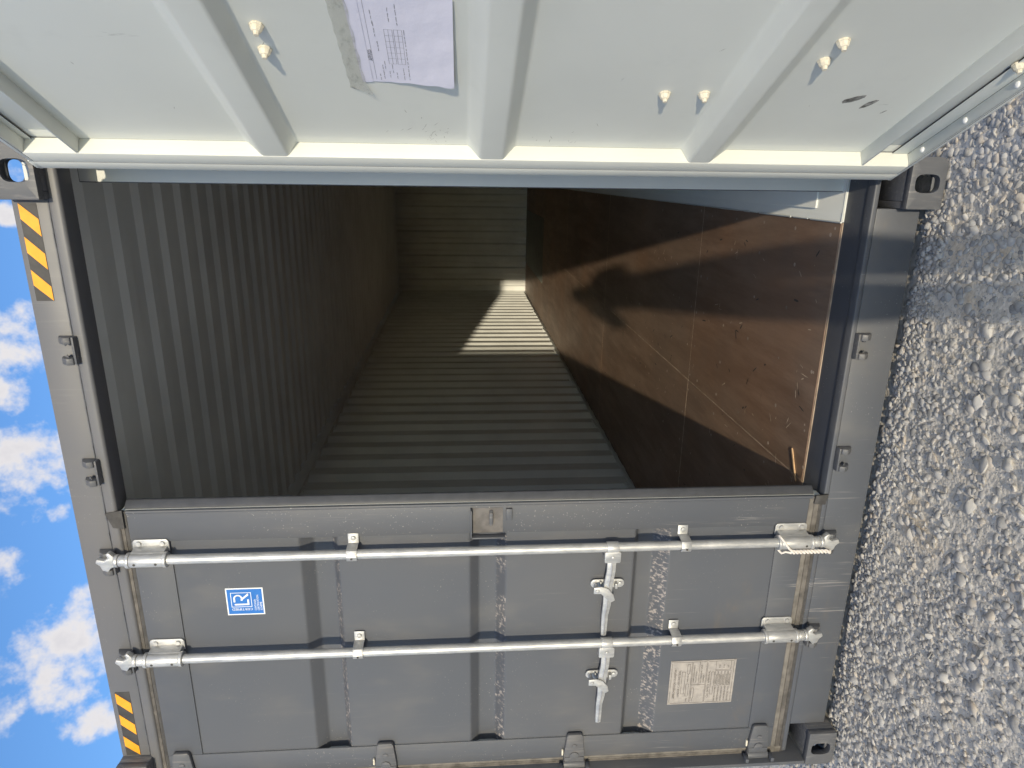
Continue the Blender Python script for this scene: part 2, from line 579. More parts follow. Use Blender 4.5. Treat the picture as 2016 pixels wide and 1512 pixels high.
def casting(sx, top):
    """corner casting, front face at Y = 0; sx = -1 left, +1 right"""
    mb = MB()
    z0, z1 = (H - .118, H) if top else (0.0, .118)
    W, D, T = .162, .178, .026
    X = lambda a: sx * (1.219 - W + a)              # a: 0 at the inner side, W at the outer side
    rr = [0.004, .028, .004, .004] if not top else [.004, .006, .006, .004]
    outer = rounded_rect(0, W, z0, z1, rr)
    zc = (z0 + z1) / 2 + (0.002 if not top else -.004)
    ac = .080 if not top else .082
    hole = stadium(ac, zc, .029 if not top else .033, .041)
    holed_plate(mb, outer, hole, (ac, zc), lambda a, b, t: (X(a), t, b), 0, T)
    # outer side with its own aperture, inner side, back, top and bottom plates
    so = rounded_rect(T + .0005, D, z0 + .004, z1 - .002, [.003] * 4)
    holed_plate(mb, so, stadium((T + D) / 2, zc, .032, .036), ((T + D) / 2, zc), lambda a, b, t: (X(t), a, b), W - T, W - .002)
    mb.box(X(0.001), X(.024), T + .0005, D, z0 + .001, z1 - .002)
    mb.box(X(.0245), X(W - T - .0005), D - .02, D, z0 + .002, z1 - .003)
    tz = (z1 - .028, z1 - .001) if top else (z0 + .001, z0 + .028)
    po = rounded_rect(.0245, W - T - .0005, T + .0005, D - .0205, [.002] * 4)
    holed_plate(mb, po, stadium(.081, .092, .033, .058), (.081, .092), lambda a, b, t: (X(a), b, t), *tz)
    oz = (z0 + .001, z0 + .016) if top else (z1 - .017, z1 - .001)
    mb.box(X(.0245), X(W - T - .0005), T + .0005, D - .0205, *oz)
    o = mb.build('corner_casting', M['castp'], box_, bevel=.0022, smooth=40)
    return o


for sx, top in ((-1, False), (1, False), (1, True), (-1, True)):
    casting(sx, top)

YF = .058                                              # face of header, sill and doors
# header
mb = MB()
mb.box(-1.0565, 1.0565, YF, .135, 2.788, 2.893)
hd = mb.build('door_header', M['header'], box_, bevel=.003)
mb = MB()
mb.box(-1.196, 1.196, YF - .006, .138, 2.747, 2.787)
mb.build('header_lip', M['header'], box_, bevel=.011, seg=4)
mb = MB()
for q in range(46):                                    # uneven weld line along the header
    x = -1.05 + q * .0467
    mb.tube([(x, YF - .001, 2.7876), (x + .0467, YF - .001, 2.7876 + random.uniform(-.0015, .0015))], .0022, 6)
mb.build('weld_seam', G, hd)
mb = MB()
mb.box(-1.0565, 1.0565, .0, .003, 0, .001)
mb.bm.clear()
# sill and threshold
mb.box(-1.0565, 1.0565, YF, .208, .028, .178)
sill = mb.build('door_sill', G, box_, bevel=.003)
mb = MB()
mb.prism([(-1.196, YF - .002, .1785), (-1.196, .206, .1785), (-1.196, .206, .2), (-1.196, .1, .193), (-1.196, .094, .1985), (-1.196, YF - .002, .197)], (2.392, 0, 0))
mb.build('threshold_plate', G, box_, bevel=.006, seg=3)
# corner posts
for sx in (-1, 1):
    mb = MB()
    P = lambda a: sx * a
    mb.box(P(1.201), P(1.218), .004, .25, .119, H - .119)
    mb.box(P(1.105), P(1.2), .228, .25, .2, H - .119, 1)
    po = mb.build('corner_post', [G, M['light']], box_, bevel=.003)
    for z in (2.665, 1.871, 1.10, .314):
        for e in (1, -1):
            MB().box(P(1.181), P(1.2), .006, .04, z + e * .0545 - .0075, z + e * .0545 + .0075).build('hinge_lug', G, po, bevel=.003)

# walls, roof, end wall
LEN = 11.9


def corrug(y_end_inner, per, flats, depth, y0, y1, x_in, sgn):
    """profile (y, x) of a trapezoid sheet; inner flats end at y_end_inner + k * per"""
    a, s1, b, s2 = flats
    pts = []
    k0 = math.floor((y0 - y_end_inner) / per) - 1
    y = y_end_inner + k0 * per - a
    while y < y1 + per:
        pts += [(y, x_in), (y + a, x_in), (y + a + s1, x_in + sgn * depth), (y + a + s1 + b, x_in + sgn * depth)]
        y += per
    xs = lambda yy: np.interp(yy, [p[0] for p in pts], [p[1] for p in pts])
    mid = [p for p in pts if y0 < p[0] < y1]
    return [(y0, float(xs(y0)))] + mid + [(y1, float(xs(y1)))]


for sx in (-1, 1):
    prof = corrug(2.43, .278, (.078, .055, .090, .055), .044, .251, LEN + .05, sx * 1.172, sx)
    mb = MB().strip(prof, (0, sx * .003), .1985, 2.84, lambda p, e: (p[1], p[0], e))
    wl = mb.build('side_wall', [M['inner'], G], box_, smooth=15)
    wl['label'] = 'corrugated light side wall ' + ('opposite the open door' if sx < 0 else 'behind the open door')
    mb = MB().box(sx * 1.169, sx * 1.1775, .252, LEN - .002, .205, .236)
    mb.build('wall_base_strip', M['bead'], wl, bevel=.002)
    for y in [1.18 + 1.395 * k for k in range(8)]:
        for z, s in ((.252, 1), (2.772, -1)):
            mb = MB()
            mb.tube([(sx * 1.171, y - .034, z), (sx * 1.150, y - .032, z + s * .018), (sx * 1.138, y, z + s * .028), (sx * 1.150, y + .032, z + s * .018), (sx * 1.171, y + .034, z)], .0075, 8)
            mb.build('lashing_ring', M['light'], wl)
    mb = MB().box(sx * 1.155, sx * 1.216, .14, LEN + .08, 2.785, 2.892)
    mb.build('top_side_rail', [M['inner']], box_, bevel=.004)
    mb = MB().box(sx * 1.2, sx * 1.216, .18, LEN + .08, .03, .1975)
    mb.build('bottom_side_rail', G, box_, bevel=.003)

prof = corrug(.672, .2095, (.062, .026, .0955, .026), -.022, .30, LEN - .031, 2.858, -1)
mb = MB().strip(prof, (0, .003), -1.154, 1.154, lambda p, e: (e, p[0], p[1]))
roof = mb.build('roof', [M['inner'], G], box_, smooth=15)
mb = MB().box(-1.1545, 1.1545, .136, .304, 2.846, 2.8875)
mb.build('roof_front_plate', M['inner'], roof)
prof = corrug(-.934, .245, (.105, .03, .08, .03), .042, -1.209, 1.209, LEN, 1)
mb = MB().strip(prof, (0, .003), .1985, 2.852, lambda p, e: (p[0], p[1], e))
mb.build('end_wall', [M['inner'], G], box_, smooth=15)
MB().box(-1.1545, 1.1545, LEN - .03, LEN + .085, 2.8525, 2.8905).build('top_end_rail', M['inner'], box_, bevel=.003)

# floor: plywood sheets with pale seams
ZF = .204
flr = MB().box(-1.166, 1.166, .212, LEN - .01, .12, .184).build('floor', M['rubber_dark'], box_)
rows = [.2095, 1.603, 4.032, 6.462, 8.95, LEN - .004]
for i in range(5):
    y0, y1 = rows[i] + .003, rows[i + 1] - .003
    last = i == 4
    for (x0, x1) in ((-1.166, -.004 if not last else -.5625), (.002, 1.0005) if not last else (.5085, 1.0005)):
        MB().box(x0, x1, y0, y1, .1845, ZF + random.uniform(-.0006, .0006)).build('floor_board', M['ply'], flr, bevel=.0012, seg=1)
MB().box(-.558, .504, 8.957, LEN - .004, .1845, ZF + .001).build('tunnel_plate', plain('dark_steel_plate', (.17, .17, .15), .5, var=.25, scale=5), flr, bevel=.001)
for i in range(1, 5):
    MB().box(-1.166, 1.0005, rows[i] - .0029, rows[i] + .0029, .1846, ZF - .0002).build('floor_seam', M['seam'], flr)
MB().box(-.0039, .0019, .215, 8.94, .1847, ZF - .0016).build('floor_seam', M['seam_dark'], flr)
MB().box(-1.166, 1.0, .2065, .2105, .1846, ZF - .002).build('floor_seam', M['seam_dark'], flr)
# steel edge plate along the right side
MB().box(1.002, 1.168, .2075, LEN - .004, .185, ZF + .004).build('floor_edge_plate', M['plate'], box_, bevel=.002)
ep = MB().box(1.043, 1.1675, .386, LEN - .005, ZF + .0042, ZF + .012).build('wall_foot_plate', M['plate'], box_, bevel=.002)
mb = MB()
rr_ = random.Random(3)
y = .21
while y < 6:
    L_ = rr_.uniform(.04, .16)
    mb.tube([(1.0015, y, ZF + .003), (1.0015, y + L_, ZF + .003)], rr_.uniform(.0025, .0042), 6)
    y += L_ + rr_.choice((0, 0, .02))
x = 1.005
while x < 1.16:
    mb.tube([(x, .2075, ZF + .002), (x + .03, .2075, ZF + .002)], rr_.uniform(.003, .0045), 6)
    x += .03
mb.build('weld_bead', M['bead'], ep)
# screw heads in the boards
mb = MB()
rs = random.Random(5)
for y in [.23, .27, .52, .85, 1.15, 1.45, 1.56, 1.66, 2.0, 2.4, 2.8, 3.2, 3.6, 3.98, 4.1, 4.6, 5.2, 5.8]:
    for x in [-1.1, -.85, -.62, -.4, -.2, -.045, .045, .22, .42, .62, .82, .96]:
        if rs.random() < .78:
            px, py = x + rs.uniform(-.02, .02), y + rs.uniform(-.02, .02)
            r = rs.uniform(.005, .009)
            mb.face([(px + r * math.cos(a), py + r * math.sin(a), ZF + .0012) for a in [k * 2 * math.pi / 7 for k in range(7)]])
tag(mb.build('floor_screws', M['screw'], flr, flat=True, recalc=False), kind='stuff')
for nm, mt, n_, lo, hi, wd in (('floor_chips', M['seam'], 130, .02, .075, .0035), ('floor_gouges', M['ink'], 80, .02, .07, .007)):
    mb = MB()
    for k in range(n_):
        x, y, an, L_ = rs.uniform(-1.1, .97), .25 + 3.6 * rs.random() ** 1.5, rs.uniform(0, 3.14), rs.uniform(lo, hi) * rs.random() ** .5
        c_, s_ = math.cos(an), math.sin(an)
        w_ = wd * rs.uniform(.6, 1.2)
        q = [(-L_ / 2, 0), (-L_ / 6, w_ / 2), (L_ / 2, w_ / 3), (L_ / 3, -w_ / 2), (-L_ / 4, -w_ / 2)]
        mb.face([(x + a * c_ - b * s_, y + a * s_ + b * c_, ZF + .0014) for a, b in q])
    tag(mb.build(nm, mt, flr, flat=True, recalc=False), kind='stuff')

# hazard tape on the header
for pan, bars in (((1.046, .749), ([1.045, .999, .947, .999], [.946, .895, .847, .898], [.846, .794, .750, .798])),
                  ((-.750, -1.051), ([-.754, -.802, -.852, -.801], [-.854, -.904, -.952, -.901], [-.957, -1.008, -1.050, -1.005]))):
    mb = MB()
    mb.box(pan[1], pan[0], YF - .0012, YF - .0002, 2.8225, 2.8755)
    tp = mb.build('hazard_tape', M['black'], box_)
    for b in bars:
        mb = MB()
        a = [(b[0], 2.8745), (b[1], 2.8235), (b[2], 2.8235), (b[3], 2.8745)]
        mb.prism([(x, YF - .0014, z) for x, z in a], (0, -.0008, 0))
        mb.build('amber_stripe', M['amber'], tp)


# cam keepers on header and sill
def keeper(x, z, up):
    mb = MB()
    s = 1 if up else -1                                 # ears open away from the door
    y0 = YF - (.0002)
    zb = z - s * .022
    mb.box(x - .045, x + .045, y0 - .030, y0, min(zb, zb - s * .008), max(zb, zb - s * .008))
    for e in (-1, 1):
        xe = x + e * .034
        pts = [(y0, zb), (y0 - .034, zb), (y0 - .040, zb + s * .018), (y0 - .022, zb + s * .040), (y0, zb + s * .050)]
        mb.prism([(xe - .011, y, zz) for y, zz in pts], (.022, 0, 0))
        mb.prism([(xe - e * .011, y0 - .026, zb + s * .012), (xe - e * .011, y0 - .008, zb + s * .034), (xe - e * .021, y0 - .014, zb + s * .024)], (0, -.006, 0))
    return mb.build('cam_keeper', M['castp'], box_, bevel=.0035)


for x in (.593, .168, -.178, -.600):
    keeper(x, 2.803, True)
    keeper(x, .153, False)


# ------------------------------------------------------------------ doors (u from hinge edge, w outward, z up)
DW, TH = 1.183, .052
Z0, Z1 = .250, 2.720
ribs = [(2.141, 2.098, 2.027, 2.005), (1.526, 1.492, 1.426, 1.391), (.905, .884, .823, .768)]


def cargo_door(f, label, inside_light, rest_up):
    LT = M['light']
    # folded sheet: outside grey, inside light
    prof = [(2.594, -.006)]
    for a, b, c, d in ribs:
        prof += [(a, -.006), (b, -.048), (c, -.048), (d, -.006)]
    prof.append((.354, -.006))
    mb = MB(f)
    pz = [prof[0]]
    for i in range(1, len(prof) - 1):
        p0, p1, p2 = Vector(prof[i - 1]), Vector(prof[i]), Vector(prof[i + 1])
        d0, d1 = (p0 - p1).normalized(), (p2 - p1).normalized()
        a_, b_ = p1 + d0 * .0075, p1 + d1 * .0075
        for t_ in (0, .25, .5, .75, 1):
            pz.append(tuple(a_ * (1 - t_) ** 2 + p1 * 2 * t_ * (1 - t_) + b_ * t_ ** 2))
    pz.append(prof[-1])
    A = [[mb.bm.verts.new((u, p[1], p[0])) for p in pz] for u in (.068, 1.112)]
    Bk = [[mb.bm.verts.new((u, p[1] - .0025, p[0])) for p in pz] for u in (.068, 1.112)]
    for i in range(len(pz) - 1):
        low_slope = i % 20 in (13, 14, 15, 16, 17)
        mb.bm.faces.new((A[0][i], A[0][i + 1], A[1][i + 1], A[1][i])).material_index = 2 if low_slope else 0
        mb.bm.faces.new((Bk[0][i + 1], Bk[0][i], Bk[1][i], Bk[1][i + 1])).material_index = 1
    # shared edge bend is soft: crease rounding
    for j in (0, 1):
        for i in range(len(pz) - 1):
            mb.bm.faces.new((A[j][i], Bk[j][i], Bk[j][i + 1], A[j][i + 1])).material_index = 1
    for i in (0, len(pz) - 1):
        mb.bm.faces.new((A[0][i], A[1][i], Bk[1][i], Bk[0][i])).material_index = 1
    door = mb.build('cargo_door', [G, LT, M['scuff']], box_, smooth=60)
    door['label'] = label

    def two(name, mbx, bevel=.003):
        """grey outside, light inside, by the side the face looks to"""
        o = mbx.build(name, [G, LT], door, bevel=bevel)
        c0, c1 = Vector(f(0, 0, 0)), Vector(f(0, 1, 0)); out = (c1 - c0)
        for p in o.data.polygons:
            c = p.center
            w = (Vector(c) - c0).dot(out)
            nw = p.normal.dot(out)
            p.material_index = 0 if (w > -.0125 and nw > -.35) else 1
        return o
    # stiles (box section) and rails (open channels)
    for ua, ub_, uc in ((0, .105, .0675), (DW, DW - .122, 1.1125)):
        two('stile', MB(f).prism([(ua, 0, Z0), (ub_, 0, Z0), (ub_, -.0055, Z0), (ua, -.0055, Z0)], (0, 0, Z1 - Z0)))
        two('stile_box', MB(f).prism([(ua, -.0057, Z0 - .044), (uc, -.0057, Z0 - .044), (uc, -TH, Z0 - .044), (ua, -TH, Z0 - .044)], (0, 0, Z1 - Z0 + .064)))
    ue = DW - .1225
    for (za, zb, zc_, fl, edge) in ((2.588, Z1, Z1 + .018, 2.592, 2.735), (.358, Z0, Z0 - .042, .353, .206)):
        two('rail', MB(f).box(.1055, ue, -.005, -.001, min(za, zb), max(za, zb)), .0012)
        two('rail_web', MB(f).box(.068, 1.112, -.0125, -.0095, min(zb + (-.006 if zb > 1 else .006), zc_), max(zb + (-.006 if zb > 1 else .006), zc_)), .0006)
        two('rail_flange', MB(f).box(.068, 1.112, -TH + .001, -.0062, fl - .003, fl + .003), .0015)
        two('rail_flange', MB(f).box(.068, 1.112, -TH + .0005, -.0130, edge - .003, edge + .003), .0015)
    # gasket: three ridged lips round the leaf, the sealing band painted over on the inside
    mats = [M['rubber'], M['rubber_pale'], LT, M['rubber_dark']]

    def lip(p0, p1, ou, oz, e, order, back):
        mb = MB(f)
        for k in range(3):
            a0, a1 = e * k / 3 + .0004, e * (k + 1) / 3
            pts = [(a0, -.0015 - .001 * k), (a1 - .002, -.0012 - .001 * k), (a1, -.0045 - .001 * k), (a1, -.0092), (a0, -.0092)]
            mb.prism([(p0[0] + ou * a, w, p0[1] + oz * a) for a, w in pts], (p1[0] - p0[0], 0, p1[1] - p0[1]), order[k])
        if back:
            bw = .042 if ou else .011
            a = [(back - bw, -TH - .0006), (back, -TH - .0006), (back, -TH + .0045), (back - bw, -TH + .0045)]
            mb.prism([(p0[0] + ou * q, w, p0[1] + oz * q) for q, w in a], (p1[0] - p0[0], 0, p1[1] - p0[1]), 2)
        return mb.build('gasket', mats, door, bevel=.0008)
    lip((-.030, Z1), (DW - .004, Z1), 0, 1, .040, (3, 0, 1), .027)
    lip((-.030, Z0), (DW - .004, Z0), 0, -1, .062, (1, 0, 3), .050)
    lip((0, Z0 - .046), (0, Z1 + .034), -1, 0, .036, (1, 0, 0), .027)
    # meeting edge: rubber-lipped cover strip
    mb = MB(f)
    mb.prism([(DW + .0005, -.012, Z0 - .02), (DW + .012, -.020, Z0 - .02), (DW + .026, -.034, Z0 - .02), (DW + .026, -.046, Z0 - .02), (DW + .0005, -.05, Z0 - .02)], (0, 0, Z1 - Z0 + .03))
    mb.build('cover_strip', M['strip'] if not inside_light else LT, door, bevel=.003)
    mb = MB(f)
    mb.tube([(DW - .004, .0, Z0 - .01), (DW - .004, .0, Z1 - .002)], .006, 10)
    mb.build('edge_bead', G, door)
    for pts in ([(DW - .066, 2.728), (DW - .060, 2.766), (DW - .004, 2.786), (DW + .006, 2.728)], [(DW - .030, .236), (DW - .034, .192), (DW + .008, .184), (DW + .004, .232)]):
        MB(f).prism([(u, .0085, z) for u, z in pts], (0, -.0075, 0)).build('gasket_corner', M['rubber_dark'], door, bevel=.001)

    # hinges
    for z in (2.665, 1.871, 1.10, .314):
        mb = MB(f)
        pts = [(.130, z + .026), (.122, z + .033), (.03, z + .043), (-.012, z + .043), (-.012, z - .043), (.03, z - .043), (.122, z - .033), (.130, z - .026)]
        mb.prism([(u, .0002, zz) for u, zz in pts], (0, .017, 0))
        hg = mb.build('hinge', M['castp'], door, bevel=.004)
        mb = MB(f)
        mb.tube([(-.020, .012, z - .044), (-.020, .012, z + .044)], .0175, 16)
        mb.tube([(.072, .0172, z), (.072, .020, z)], .011, 14)
        mb.tube([(.024, .0172, z), (.024, .021, z)], .019, 18)
        mb.prism([(-.004, .0171, z + .040), (.018, .0171, z + .040), (.018, .0171, z - .040), (-.004, .0171, z - .040)], (0, .003, 0))
        mb.build('hinge_pin', M['castp'], door, bevel=.0015)
        mb = MB(f)
        mb.box(.020, .05, .0003, .012, z + .0445, z + .052)
        mb.build('hinge_shim', M['nutcap'], door, bevel=.003)

    # locking rods with their fittings
    for ur, hook in ((1.015, 0), (.598, 1)):
        wr = .044
        mb = MB(f)
        mb.tube([(ur, wr, .20), (ur, wr, 2.755)], .0172, 20)
        mb.build('lock_rod', M['galv'], door, smooth=50)
        for zc in (2.650, .310):                        # bearing brackets
            sg = 1 if zc > 1 else -1
            mb = MB(f)
            mb.tube([(ur, wr, zc - .056), (ur, wr, zc + .056)], .0252, 22)
            mb.tube([(ur, wr, zc + .0562), (ur, wr, zc + .068)], .0275, 22)
            mb.tube([(ur, wr, zc - .068), (ur, wr, zc - .0562)], .0275, 22)
            mb.prism([(u, .0005, zz) for u, zz in rounded_rect(ur + .012, ur + .058, zc - .062, zc + .062, [.002, .014, .014, .002])], (0, .006, 0))
            mb.prism([(u, .0005, zz) for u, zz in rounded_rect(ur - .040, ur - .012, zc - .058, zc + .058, [.014, .002, .002, .014])], (0, .005, 0))
            mb.prism([(ur + .012, .0064, zc - .056), (ur + .032, .0064, zc - .056), (ur + .0255, wr - .002, zc - .056), (ur - .02, wr - .01, zc - .056)], (0, 0, .112))
            mb.prism([(ur - .012, .0056, zc - .054), (ur - .026, .0056, zc - .054), (ur - .0255, wr - .004, zc - .054), (ur - .005, wr - .01, zc - .054)], (0, 0, .108))
            br = mb.build('rod_bracket', M['galv'], door, bevel=.0012, smooth=45)
            for dz in (-.040, .040):
                MB(f).tube([(ur + .043, .0065, zc + dz), (ur + .043, .0125, zc + dz)], [.0095, .0085], 10).build('bolt', M['galv'], door, smooth=30)
            for dz in (-.036, .036):                    # grease holes
                MB(f).tube([(ur - .004, wr + .0248, zc + dz), (ur - .004, wr + .0256, zc + dz)], .0048, 10).build('grease_hole', M['ink'], door)
            # neck and cam
            mb = MB(f)
            za = zc + sg * .0685
            mb.tube([(ur, wr, za), (ur, wr, za + sg * .026)], .0205, 20)
            mb.tube([(ur, wr, za + sg * .0262), (ur, wr, za + sg * .040)], .0225, 20)
            zc2 = za + sg * .040
            fork = [(-.020, 0), (.020, 0), (.034, .016), (.030, .026), (.014, .020), (.004, .034), (.010, .058), (-.004, .064), (-.016, .050), (-.034, .044), (-.040, .026), (-.026, .016)]
            mb.prism([(ur + a, wr - .014, zc2 + sg * (b + .0002)) for a, b in fork], (0, .022, 0))
            mb.prism([(ur + a, wr - .030, zc2 + sg * b) for a, b in [(-.012, .012), (.014, .010), (.012, .030), (-.010, .034)]], (0, .015, 0))
            mb.build('cam', M['galv'], door, bevel=.003, smooth=40)
        for zc in (1.946, .729):                        # guide brackets
            mb = MB(f)
            pts = [(ur + .060, .0004), (ur + .020, .0004), (ur + .0235, .022), (ur + .0178, wr + .0105), (ur, wr + .0205), (ur - .0178, wr + .0105), (ur - .0215, .022), (ur - .018, .004), (ur - .030, .0004),
                   (ur - .030, .0034), (ur - .022, .006), (ur - .0245, .024), (ur - .0205, wr + .012), (ur, wr + .0235), (ur + .0205, wr + .012), (ur + .0265, .024), (ur + .0235, .0034), (ur + .060, .0034)]
            mb.prism([(u, w, zc - .019) for u, w in pts], (0, 0, .038))
            mb.tube([(ur + .043, .0035, zc), (ur + .043, .0095, zc)], [.0092, .0082], 10)
            mb.build('rod_guide', M['galv'], door, bevel=.0008, smooth=40)
            mb = MB(f).tube([(ur - .006, wr + .0222, zc), (ur - .006, wr + .0242, zc)], .004, 10)
            mb.build('rivet_hole', M['ink'], door)
        # handle: hub, forged lever, retainer plate and latch
        zc = 1.003
        mb = MB(f)
        mb.prism([(u, wr - .006, zz) for u, zz in rounded_rect(ur - .056, ur - .012, zc - .030, zc + .030, [.006] * 4)], (0, .024, 0))
        mb.tube([(ur, wr, zc - .022), (ur, wr, zc + .022)], .0215, 18)
        mb.tube([(ur - .034, wr + .0181, zc), (ur - .034, wr + .0215, zc)], .0065, 10)
        mb.build('handle_hub', M['galv'], door, bevel=.003)
        mb = MB(f)
        sec = [(-.05, .046, .0165), (-.10, .044, .0160), (-.16, .040, .0165), (-.20, .038, .0160), (-.25, .036, .0150), (-.30, .030, .0125), (-.36, .028, .0115), (-.392, .028, .0100)]
        loops = []
        for du, w, hh in sec:
            zc_ = zc + (.006 if du < -.1 else 0) + (.004 if du < -.25 else 0)
            loops.append([(ur + du, w + a, zc_ + b) for a, b in ((-.006, -hh), (.006, -hh), (.007, -hh * .25), (.011, 0), (.007, hh * .25), (.006, hh), (-.006, hh))])
        mb.loft(loops, cap=True)
        hb = mb.build('handle', M['galv'], door, bevel=.0012, smooth=30)
        mb = MB(f)
        ux = ur - .178
        mb.prism([(u, .0005, zz) for u, zz in rounded_rect(ux - .018, ux + .018, zc - .064, zc + .066, [.0175] * 4)], (0, .008, 0))
        for dz in (-.047, .05):
            mb.tube([(ux, .0086, zc + dz), (ux, .0135, zc + dz)], .0085, 12)
        mb.box(ux - .011, ux + .011, .0086, .030, zc - .034, zc - .024)
        mb.box(ux - .016, ux + .016, .0086, .024, zc + .026, zc + .033)
        mb.build('handle_retainer', M['galv'], door, bevel=.0025)
        mb = MB(f)
        lt_ = [(ux + .013, zc + .062), (ux - .013, zc + .062), (ux - .014, zc + .034), (ux - .038, zc + .012), (ux - .052, zc - .006), (ux - .044, zc - .020), (ux - .020, zc - .014), (ux + .006, zc + .006), (ux + .016, zc + .034)]
        mb.prism([(u, .049, zz) for u, zz in lt_], (0, .006, 0))
        mb.tube([(ux, .0137, zc + .048), (ux, .060, zc + .048)], .007, 12)
        mb.build('handle_latch', M['galv'], door, bevel=.002)
    return door


left = lambda u, w, z: (-1.170 + u, YF - .003 - w, z)
dang = R_(24.0)
dd = Vector((math.sin(dang), -math.cos(dang), 0)); do = Vector((math.cos(dang), math.sin(dang), 0))
HO = Vector((1.147, -.025, 0)) + do * TH + dd * .027
right = lambda u, w, z: tuple(HO + dd * u + do * w + Vector((0, 0, z)))
dl = cargo_door(left, 'closed grey door with two galvanised locking rods', False, 0)
dr = cargo_door(right, 'door swung open showing its light inner face', True, 0)

# recess with lock plate on the free stile of the closed door
mb = MB(left)
ub = DW - .014
mb.box(ub - .104, ub - .004, .0004, .0016, 1.405, 1.518)
mb.build('lock_plate', M['rust'], dl)
mb = MB(left)
mb.box(ub - .112, ub - .002, .0004, .030, 1.518, 1.5235)
mb.box(ub - .1155, ub - .1095, .0004, .030, 1.398, 1.5178)
mb.build('lock_shield', G, dl, bevel=.0015)
mb = MB(left)
mb.prism([(ub - .012, .0018, 1.455), (ub - .075, .0018, 1.455), (ub - .068, .016, 1.455), (ub - .020, .016, 1.455)], (0, 0, -.013))
mb.build('lock_lug', M['castp'], dl, bevel=.002)
mb = MB(left)
mb.box(ub - .052, ub - .006, .0004, .012, 1.372, 1.394)
mb.build('stop_block', G, dl, bevel=.002)

# bolt ends on the inside of the open door (s along the door from the sealing edge)
for s, z in ((.602, 1.964), (.522, 1.970), (.384, 1.041), (.388, .942), (.607, .710), (.536, .714), (.543, .246)):
    mb = MB(right)
    u = s - .027; w0 = -.0088
    mb.tube([(u, w0, z), (u, w0 - .004, z), (u, w0 - .0045, z), (u, w0 - .012, z), (u, w0 - .015, z), (u, w0 - .0155, z), (u, w0 - .023, z)],
            [.0155, .0150, .0135, .0115, .0090, .0070, .0052], 9)
    mb.build('bolt_end', M['nutcap'], dr, smooth=25)
for s in (.045, .159, .326, .4955, .66, .83, 1.0):
    mb = MB(right)
    mb.tube([(s - .027, -.030, .2092), (s - .027, -.030, .2125), (s - .027, -.030, .215)], [.0085, .0075, .003], 12)
    mb.build('rivet', M['white'], dr)

# black smudges on the inside of the open door
smp = []
for s, z, a, b, an in ((.379, .5475, .031, .0115, R_(-56)), (.358, .4945, .025, .009, R_(-30)), (.325, .431, .007, .0015, R_(-40)), (.318, .434, .006, .0012, R_(-50))):
    pts = []
    for k in range(14):
        t_ = 2 * math.pi * k / 14
        x, y_ = a * math.cos(t_) * random.uniform(.85, 1.1), b * math.sin(t_) * random.uniform(.75, 1.2)
        pts.append((s - .027 + x * math.cos(an) - y_ * math.sin(an), -.00895, z + x * math.sin(an) + y_ * math.cos(an)))
    smp.append(pts)
smm = plain('rubber_smudge', (.20, .20, .19), .8, var=.6, scale=70)
for pts in smp:
    mb = MB(right); mb.face(pts); mb.build('black_smudge', smm, dr, flat=True)

mb = MB(right)
rk = random.Random(8)
for k in range(46):
    if k < 26:
        s_, z_ = rk.gauss(.165, .035), rk.gauss(1.615, .035)
    elif k < 36:
        s_, z_ = rk.gauss(.13, .02), rk.gauss(1.30, .05)
    else:
        s_, z_ = rk.uniform(.12, .65), rk.uniform(.4, 2.5)
    if any(d - .02 < z_ < a + .02 for a, b, c, d in ribs) or s_ < .105:
        continue
    an, L_, w_ = rk.uniform(-.9, .5), rk.uniform(.006, .026), rk.uniform(.0005, .0014)
    c_, n_ = math.cos(an), math.sin(an)
    mb.face([(s_ - .027 + a * c_ - b * n_, -.00895, z_ + a * n_ + b * c_) for a, b in ((-L_ / 2, 0), (0, w_), (L_ / 2, w_ * .3), (L_ * .1, -w_ * .6))])
tag(mb.build('scuff_marks', plain('grey_scuff', (.36, .36, .34), .7, var=.3, scale=90), dr, flat=True), kind='stuff')

# certification sticker
mb = MB(left)
u0, u1, z0, z1 = -.4265 + 1.17, -.3125 + 1.17, 2.287, 2.4215
mb.box(u0, u1, -.0056, -.0049, z0, z1, 0)
mb.box(u0 + .0045, u1 - .0045, -.0048, -.0044, z0 + .0045, z1 - .0045, 1)
for (a, b, c, d) in ((.034, .0955, .0435, .0455), (.034, .0955, .1155, .1175), (.034, .036, .0455, .1155), (.0935, .0955, .0455, .1155)):
    mb.box(u0 + a, u0 + b, -.0043, -.0040, z0 + c, z0 + d, 0)
lw = .0062
mb.box(u0 + .042, u0 + .042 + lw, -.0043, -.0040, z0 + .053, z0 + .106, 0)
mb.box(u0 + .042 + lw, u0 + .066, -.0043, -.0040, z0 + .053, z0 + .053 + lw, 0)
arc = [(.056, .1055)] + [(.070 + .0135 * math.sin(a), .092 + .0135 * math.cos(a)) for a in [math.pi * k / 10 for k in range(11)]] + [(.062, .0785)]
for ring in zip(arc, arc[1:]):
    (xa, za), (xb, zb) = ring
    d = Vector((xb - xa, zb - za)).normalized(); nn = Vector((-d.y, d.x)) * lw / 2
    mb.face([(u0 + xa + nn.x - d.x * .0008, -.0040, z0 + za + nn.y - d.y * .0008), (u0 + xb + nn.x, -.0040, z0 + zb + nn.y), (u0 + xb - nn.x, -.0040, z0 + zb - nn.y), (u0 + xa - nn.x - d.x * .0008, -.0040, z0 + za - nn.y - d.y * .0008)], 0)
mb.face([(u0 + .060, -.0039, z0 + .082), (u0 + .068, -.0039, z0 + .082), (u0 + .092, -.0039, z0 + .055), (u0 + .084, -.0039, z0 + .053)], 0)
put_text(mb, 'CERTIFIED', .0135, lambda x, y: (u0 + .029 - y, -.0040, z0 + .042 + x), 0, .075)
